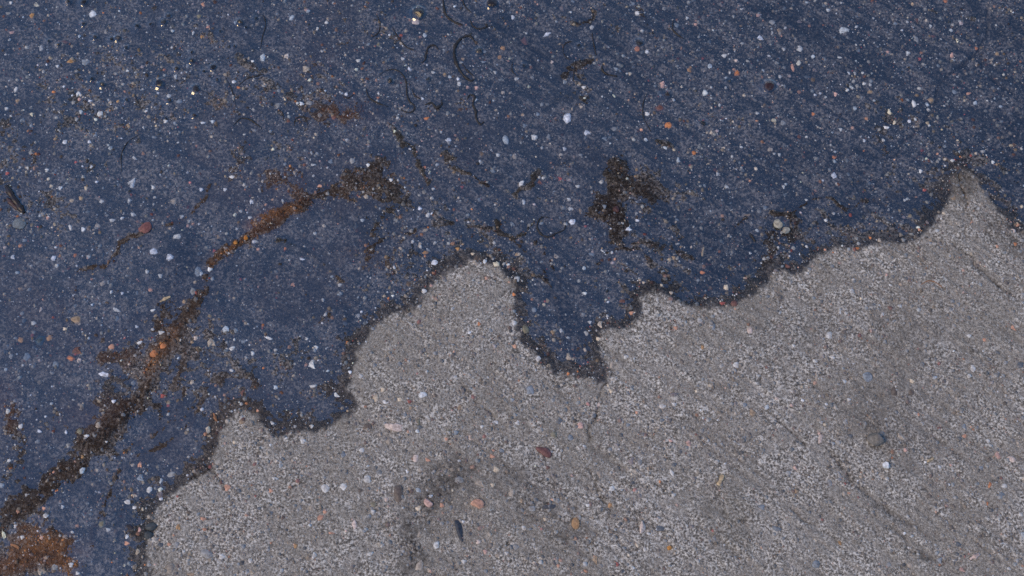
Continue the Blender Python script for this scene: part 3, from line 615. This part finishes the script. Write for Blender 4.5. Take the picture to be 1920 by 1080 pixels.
NO = 18000
ox = RNG.uniform(-1.5, 1.5, NO); oy = RNG.uniform(-1.1, 1.5, NO)
k = (np.abs(ox) > .70) | (oy < -.36) | (oy > .43); ox, oy = ox[k], oy[k]; n = len(ox)
size = np.clip(1.9 * (1 - RNG.random(n)) ** (-1 / 2.3), 1.9, 7.0) * PX
scatter('outlying_sand_grains', ox, oy, samp(gZ, ox, oy) - size * .15, size, size * RNG.uniform(.65, 1., n), size * RNG.uniform(.5, .9, n), RNG.uniform(0, 6.3, n), rand_tints(ox, oy, size), PEB, M_GRAIN, ground, .15)

# silt crumbs lying on the brown veins
cx, cy, cw = [], [], []
for P, w, c, s, lift in STROKES:
    if lift < .5: continue
    L = np.hypot(*(P[1:] - P[:-1]).T); m = int(L.sum() / PX * w * .07)
    for _ in range(m):
        i = random.choices(range(len(L)), L)[0]; t = random.random(); q = P[i] * (1 - t) + P[i + 1] * t
        cx.append(q[0] + random.gauss(0, w * .6 * PX)); cy.append(q[1] + random.gauss(0, w * .6 * PX)); cw.append(c)
cx, cy = np.array(cx), np.array(cy); n = len(cx)
size = np.clip(.85 * (1 - RNG.random(n)) ** (-1 / 3.2), .8, 3.) * PX
ct_ = np.array(cw) * np.exp(RNG.normal(.1, .5, n))[:, None]
scatter('silt_crumbs', cx, cy, samp(gZ, cx, cy), size, size * RNG.uniform(.5, 1, n), size * RNG.uniform(.5, 1, n), RNG.uniform(0, 6.3, n), ct_, PEB, M_GRAIN, ground, .2)

# ------------------------------------------------------------------ loose things
def rock_mesh(name, seed, ang, sub=3, outline=None):
    """a rounded or angular rock of unit radius; outline = optional radius multipliers round the plan"""
    import bmesh
    bm = bmesh.new(); bmesh.ops.create_icosphere(bm, subdivisions=sub, radius=1.0)
    r = np.random.default_rng(seed)
    planes = [(Vector(r.normal(size=3)).normalized(), (r.uniform(.62, .9) if ang < .65 else r.uniform(.45, .8))) for _ in range(int(4 + 8 * ang))]
    ph = r.uniform(0, 6.28, 6)
    for v in bm.verts:
        p = v.co.copy()
        p *= 1 + .07 * math.sin(3 * p.x + ph[0]) + .06 * math.sin(4 * p.y + ph[1]) + .05 * math.sin(5 * p.z + 3 * p.x + ph[2])
        if ang > 0:
            for nrm, dd in planes:
                e = p.dot(nrm) - dd
                if e > 0: p -= nrm * e * .92
        if outline:
            a = math.atan2(p.y, p.x) % 6.28318 / 6.28318 * len(outline); i = int(a) % len(outline); t = a - int(a)
            k = outline[i] * (1 - t) + outline[(i + 1) % len(outline)] * t
            p.x *= k; p.y *= k
        p *= 1 + .02 * math.sin(17 * p.x + ph[3]) * math.sin(15 * p.y + ph[4])
        v.co = p
    me = bpy.data.meshes.new(name); bm.to_mesh(me); bm.free()
    me.polygons.foreach_set('use_smooth', np.full(len(me.polygons), ang < .5)); return me

def loose(name, px, py, w, h, code, label, cat, ang=0, shape=.4, flat=.6, sink=.25, outline=None, mat=None, group=None, tint=None, seed=None):
    x, y = map(float, at(px, py)); z = float(samp(gZ, x, y)[0])
    me = rock_mesh(name, seed or int(px * 7 + py), shape, 3, outline)
    me.materials.append(mat or M_STONE)
    o = link(bpy.data.objects.new(name, me))
    rx, ry = w * PX / 2 * .92, h * PX / 2 / ct * .92; rz = min(rx, ry) * flat; sink = min(.46, sink + .1)
    o.scale = (rx, ry, rz); o.location = (x, y, z + rz * (1 - 2 * sink)); o.rotation_euler = (0, 0, -math.radians(ang))
    o.color = tuple(tint if tint is not None else tint_of(code, x, y, 0)) + (1,)
    tag(o, label, cat, group)
    return o

loose('pebble', 1658, 876, 16, 16, 'W', 'chalky white blocky pebble lying loose on the dry concrete below a dark angular stone', 'pebble', 10, .8, .9, .08)
loose('stone', 1638, 825, 40, 29, 'dg', 'dark grey-brown angular stone lying loose on the dry concrete', 'stone', 10, .9, .8, .15, tint=(.19, .168, .14))
loose('stone_chip', 1625, 710, 28, 24, 'bg', 'flat blue-grey angular stone chip set in the dry concrete', 'stone', 0, .9, .35, .35)
loose('stone', 273, 427, 29, 25, 'rd', 'flat brick-red oval stone under the water, largest red stone in the puddle', 'stone', 30, .3, .4, .35, tint=(.24, .095, .075))
loose('stone', 1020, 848, 33, 16, 'rd', 'elongated brick-red stone in the dry concrete', 'stone', 32, .35, .6, .35, tint=(.19, .085, .07))
loose('pebble', 895, 948, 33, 22, 'pe', 'salmon-pink crescent-shaped stone beside the dark damp mark on dry concrete', 'stone', 28, .4, .6, .35, [1, 1, .95, .8, .9, 1.05, 1, .6, .55, .8])
loose('pebble', 1079, 983, 18, 19, 'oc', 'round ochre-yellow pebble in the dry concrete', 'pebble', 0, .2, .6, .35)
loose('stone', 740, 801, 38, 20, 'pw', 'broken pinkish-white stone with a hollow side in the dry concrete', 'stone', 12, .5, .5, .35, [1, .9, .8, .45, .75, 1, 1.05, 1, .95, 1])
loose('stone', 803, 944, 22, 16, 'pk', 'rough pink stone at the edge of the dark damp mark', 'stone', 10, .7, .6, .3)
loose('stone', 1203, 988, 16, 24, 'pw', 'pale pink triangular stone in the dry concrete', 'stone', 10, .8, .6, .3, [1.1, .75, 1, .75, .95, 1.1, 1.2])
loose('stone', 1238, 993, 27, 15, 'sl', 'dark slate-blue oblong stone in the dry concrete', 'stone', -6, .7, .4, .4)
loose('stone_sliver', 862, 996, 13, 44, 'sl', 'dark slate sliver standing in the dry concrete near the damp mark', 'stone', -18, .5, .7, .35, tint=(.05, .055, .065))
loose('stone_sliver', 1029, 952, 30, 8, 'dg', 'low dark grey stone sliver beside a pale green pebble', 'stone', -5, .5, .5, .4, tint=(.075, .078, .085))
loose('pebble', 1255, 1029, 11, 8, 'o', 'small bright orange pebble in the dry concrete', 'pebble', 0, .6, .7, .2, tint=(.55, .25, .06))
loose('pebble', 284, 988, 24, 15, 'dg', 'dark grey-green flat pebble on the wet rim of the puddle', 'pebble', -10, .2, .6, .3, tint=(.07, .078, .075))
loose('pebble', 279, 1004, 18, 14, 'dg', 'second, smaller dark grey pebble beside the flat grey-green one', 'pebble', 10, .2, .6, .3, tint=(.06, .068, .068))
loose('pebble', 243, 988, 17, 9, 'mv', 'smooth dark mauve pebble on the wet rim of the puddle', 'pebble', 20, .1, .6, .3, tint=(.035, .03, .036))
loose('stone_chip', 391, 807, 12, 14, 'cr', 'square cream stone chip lying on the wet rim of the puddle', 'stone', 8, .9, .8, .1, tint=(.75, .60, .42))
loose('stone_chip', 392, 818, 10, 4, 'cr', 'tiny cream stone sliver beside the square cream chip', 'stone', 0, .8, .8, .1, tint=(.65, .50, .32))
loose('stone', 36, 418, 34, 24, 'g', 'grey glassy-looking stone under water beside the dark wood splinter', 'stone', 25, .8, .45, .3, tint=(.19, .21, .21))
loose('pebble', 462, 448, 9, 10, 'o', 'bright orange pebble on the brown silt vein', 'pebble', 0, .3, .8, .1, tint=(.55, .19, .02), group='orange pebbles on the silt vein')
loose('pebble', 443, 457, 9, 9, 'o', 'bright orange pebble on the brown silt vein', 'pebble', 0, .3, .8, .1, tint=(.48, .19, .03), group='orange pebbles on the silt vein')
loose('stone', 1156, 393, 16, 15, 'rb', 'reddish-brown stone in the nearly black silt patch', 'stone', 0, .3, .6, .2, tint=(.085, .035, .028))
lump = loose('crumbly_lump', 1457, 422, 22, 26, 'cr', 'crumbly cream lump standing out of the puddle near its rim', 'lump', 20, .7, .8, .2, tint=(.42, .37, .27))
loose('crumbly_lump', 1474, 433, 17, 15, 'cr', 'smaller crumbly cream lump touching the larger cream lump', 'lump', -20, .7, .8, .2, tint=(.40, .36, .28))

TIPLABEL = {(368, 168): 'oblong dark stone tip beside the largest round brown tip', (898, 98): 'round dark stone tip inside the curl of the C-shaped rootlet',
 (732, 153): 'olive-brown stone tip beside the looping thin rootlet', (803, 150): 'small dark stone tip between two short rootlets', (1085, 87): 'tiny dark stone tip beside a thin bent rootlet',
 (982, 125): 'small beige-ringed stone tip beside a short upright rootlet', (1251, 179): 'dark brown stone tip beside a pale pink stone', (1318, 232): 'dark reddish-brown stone tip beside a fine crack in the bed',
 (1691, 137): 'tiny dark stone tip, lower one of a close pair', (1704, 128): 'tiny dark stone tip, upper one of a close pair', (1367, 154): 'tiny dark stone tip beside an orange-red stone',
 (158, 46): 'isolated black stone tip below a large white pebble', (400, 128): 'dark stone tip above the oblong dark tip', (308, 43): 'dark stone tip, larger one of two touching tips', (317, 32): 'dark stone tip, smaller one of two touching tips'}
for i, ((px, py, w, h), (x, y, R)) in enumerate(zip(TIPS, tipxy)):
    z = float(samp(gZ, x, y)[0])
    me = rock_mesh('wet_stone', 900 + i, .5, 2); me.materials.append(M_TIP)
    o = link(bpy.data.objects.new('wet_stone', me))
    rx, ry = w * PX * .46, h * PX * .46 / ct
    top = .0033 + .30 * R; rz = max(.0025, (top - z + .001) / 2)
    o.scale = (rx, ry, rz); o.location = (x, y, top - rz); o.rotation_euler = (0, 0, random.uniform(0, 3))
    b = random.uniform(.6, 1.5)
    o.color = (.030 * b, .020 * b, .012 * b, 1)  # dark brown tint stands in for dark surroundings mirrored in the water's slopes
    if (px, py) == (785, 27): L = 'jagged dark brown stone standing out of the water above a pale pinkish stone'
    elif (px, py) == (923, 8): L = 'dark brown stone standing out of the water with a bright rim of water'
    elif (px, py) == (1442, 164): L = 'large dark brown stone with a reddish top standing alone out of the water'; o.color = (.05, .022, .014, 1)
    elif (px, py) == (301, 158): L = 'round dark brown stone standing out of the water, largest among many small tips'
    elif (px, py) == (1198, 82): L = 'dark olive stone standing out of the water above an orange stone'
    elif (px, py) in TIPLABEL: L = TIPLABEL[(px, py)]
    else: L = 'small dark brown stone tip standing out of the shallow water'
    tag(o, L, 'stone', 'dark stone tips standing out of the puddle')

# dark curled rootlets on the puddle's bed
def plain(name, c, rough=.6):
    m, nt, out = new_mat(name); n = N(nt)
    geo = n('ShaderNodeNewGeometry'); v = n.noise(geo.outputs['Position'], 300., 3.)
    b = n('ShaderNodeBsdfPrincipled'); b.inputs['Roughness'].default_value = rough
    n.link(n.mix(n.mapr(v, .3, .7), tuple(q * .6 for q in c), tuple(min(1, q * 1.3) for q in c)), b.inputs['Base Color'])
    n.link(b.outputs[0], out.inputs['Surface']); return m
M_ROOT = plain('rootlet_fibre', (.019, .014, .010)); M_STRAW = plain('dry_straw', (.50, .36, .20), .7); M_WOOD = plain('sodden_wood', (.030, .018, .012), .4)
M_RED = plain('reddish_bark', (.07, .035, .028), .5); M_ORS = plain('orange_stalk', (.30, .13, .05), .7); M_PINK = plain('pale_splinter', (.55, .40, .32), .7)

def catmull(P, k=6):
    P = np.vstack([2 * P[0] - P[1], P, 2 * P[-1] - P[-2]]); out = []
    for i in range(1, len(P) - 2):
        for t in np.arange(k) / k:
            a, b, c, d = P[i - 1:i + 3]
            out.append(.5 * (2 * b + (c - a) * t + (2 * a - 5 * b + 4 * c - d) * t ** 2 + (3 * b - a - 3 * c + d) * t ** 3))
    out.append(P[-2]); return np.array(out)
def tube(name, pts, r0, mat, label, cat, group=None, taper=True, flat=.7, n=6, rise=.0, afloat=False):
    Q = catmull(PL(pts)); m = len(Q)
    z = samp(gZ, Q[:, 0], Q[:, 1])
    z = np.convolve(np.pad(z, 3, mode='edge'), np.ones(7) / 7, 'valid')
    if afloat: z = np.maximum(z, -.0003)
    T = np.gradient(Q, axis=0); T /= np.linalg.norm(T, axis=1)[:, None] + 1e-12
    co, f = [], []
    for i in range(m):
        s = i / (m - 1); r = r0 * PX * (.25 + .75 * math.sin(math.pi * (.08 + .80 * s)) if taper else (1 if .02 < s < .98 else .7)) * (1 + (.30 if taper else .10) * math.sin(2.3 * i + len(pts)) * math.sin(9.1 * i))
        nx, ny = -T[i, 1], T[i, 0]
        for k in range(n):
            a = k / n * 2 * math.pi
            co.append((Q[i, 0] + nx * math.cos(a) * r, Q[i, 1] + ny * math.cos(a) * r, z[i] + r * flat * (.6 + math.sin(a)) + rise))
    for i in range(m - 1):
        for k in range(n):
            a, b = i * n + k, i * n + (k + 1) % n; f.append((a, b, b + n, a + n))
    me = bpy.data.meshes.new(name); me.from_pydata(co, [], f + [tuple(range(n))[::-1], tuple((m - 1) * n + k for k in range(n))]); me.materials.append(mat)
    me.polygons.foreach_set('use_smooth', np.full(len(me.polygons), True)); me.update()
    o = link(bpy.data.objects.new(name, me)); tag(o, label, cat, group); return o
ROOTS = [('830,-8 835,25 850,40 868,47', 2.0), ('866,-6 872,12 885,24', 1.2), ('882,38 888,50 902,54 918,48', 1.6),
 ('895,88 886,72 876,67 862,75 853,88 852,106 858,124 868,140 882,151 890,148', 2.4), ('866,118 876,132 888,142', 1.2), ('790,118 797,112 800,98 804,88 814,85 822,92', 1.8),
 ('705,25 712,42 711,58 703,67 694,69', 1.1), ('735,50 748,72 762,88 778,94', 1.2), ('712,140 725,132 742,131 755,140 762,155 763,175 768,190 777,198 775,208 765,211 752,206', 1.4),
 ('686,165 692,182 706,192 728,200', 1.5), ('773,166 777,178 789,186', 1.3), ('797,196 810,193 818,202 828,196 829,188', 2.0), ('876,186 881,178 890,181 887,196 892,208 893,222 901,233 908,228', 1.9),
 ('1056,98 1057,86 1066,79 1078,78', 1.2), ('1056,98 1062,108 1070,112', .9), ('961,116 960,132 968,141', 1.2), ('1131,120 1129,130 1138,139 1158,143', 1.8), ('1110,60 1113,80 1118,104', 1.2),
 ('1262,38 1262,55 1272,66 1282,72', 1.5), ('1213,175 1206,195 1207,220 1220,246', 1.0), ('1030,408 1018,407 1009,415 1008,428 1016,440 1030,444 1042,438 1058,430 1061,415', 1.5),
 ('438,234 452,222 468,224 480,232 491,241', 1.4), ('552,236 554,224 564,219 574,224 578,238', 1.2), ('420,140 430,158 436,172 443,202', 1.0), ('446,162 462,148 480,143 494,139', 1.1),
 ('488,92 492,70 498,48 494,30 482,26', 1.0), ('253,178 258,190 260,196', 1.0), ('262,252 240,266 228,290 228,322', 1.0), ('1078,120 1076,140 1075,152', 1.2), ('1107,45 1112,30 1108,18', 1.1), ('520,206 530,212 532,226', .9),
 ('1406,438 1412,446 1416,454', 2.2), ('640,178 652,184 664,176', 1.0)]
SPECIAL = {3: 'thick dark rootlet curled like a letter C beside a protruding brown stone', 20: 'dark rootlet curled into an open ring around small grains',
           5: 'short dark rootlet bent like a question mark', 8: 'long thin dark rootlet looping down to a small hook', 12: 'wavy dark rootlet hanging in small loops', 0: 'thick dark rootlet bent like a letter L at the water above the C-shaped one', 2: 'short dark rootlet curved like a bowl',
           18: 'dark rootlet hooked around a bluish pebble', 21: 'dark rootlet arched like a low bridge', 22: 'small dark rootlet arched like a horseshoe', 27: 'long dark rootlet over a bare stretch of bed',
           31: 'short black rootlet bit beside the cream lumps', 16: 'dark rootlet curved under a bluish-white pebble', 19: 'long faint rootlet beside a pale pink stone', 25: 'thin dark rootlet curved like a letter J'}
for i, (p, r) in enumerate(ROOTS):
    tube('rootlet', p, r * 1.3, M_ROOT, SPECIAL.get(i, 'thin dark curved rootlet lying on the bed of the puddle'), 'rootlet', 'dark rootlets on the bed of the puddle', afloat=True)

tube('wood_splinter', '12,349 22,366 34,384 45,399', 6.0, M_WOOD, 'dark sodden wood splinter lying in the shallow water', 'splinter', flat=.5, rise=.002)
tube('bark_flake', '14,372 24,384 36,394', 4.5, M_RED, 'reddish bark flake lying against the dark wood splinter', 'bark', flat=.4, rise=.0015)
tube('straw', '1355,892 1350,903 1345,912', 4.0, M_STRAW, 'short yellow straw bit with a split end on dry concrete', 'straw', taper=False, flat=.4, rise=.0005)
tube('straw', '1320,462 1318,470 1317,480', 2.2, M_STRAW, 'pale straw bit under the water near the puddle rim', 'straw', taper=False, flat=.4)
tube('straw', '300,566 309,561 320,556', 3.2, M_STRAW, 'tan straw bit lying on the dark brown silt patch', 'straw', flat=.4, rise=.0005)
tube('stalk', '21,1021 30,1024 38,1029', 2.6, M_ORS, 'orange plant stalk bit beside the orange silt patch', 'stalk', taper=False, flat=.5, rise=.001)
tube('stalk', '401,775 404,783 407,791', 2.8, M_ORS, 'pinkish-orange stalk bit on the wet rim above the cream chip', 'stalk', flat=.5, rise=.0008)
tube('splinter', '1815,1051 1824,1046 1833,1041', 3.8, M_PINK, 'pale pink splinter lying on the dry concrete', 'splinter', flat=.5, rise=.0006)
tube('splinter', '1735,869 1742,865 1749,861', 2.4, M_STRAW, 'thin tan splinter beside a small white pebble on dry concrete', 'splinter', flat=.5, rise=.0004)
tube('root_thread', '1725,536 1738,529 1752,531 1766,541', 1.0, M_ORS, 'thin orange root thread on dry concrete', 'rootlet', flat=.6)
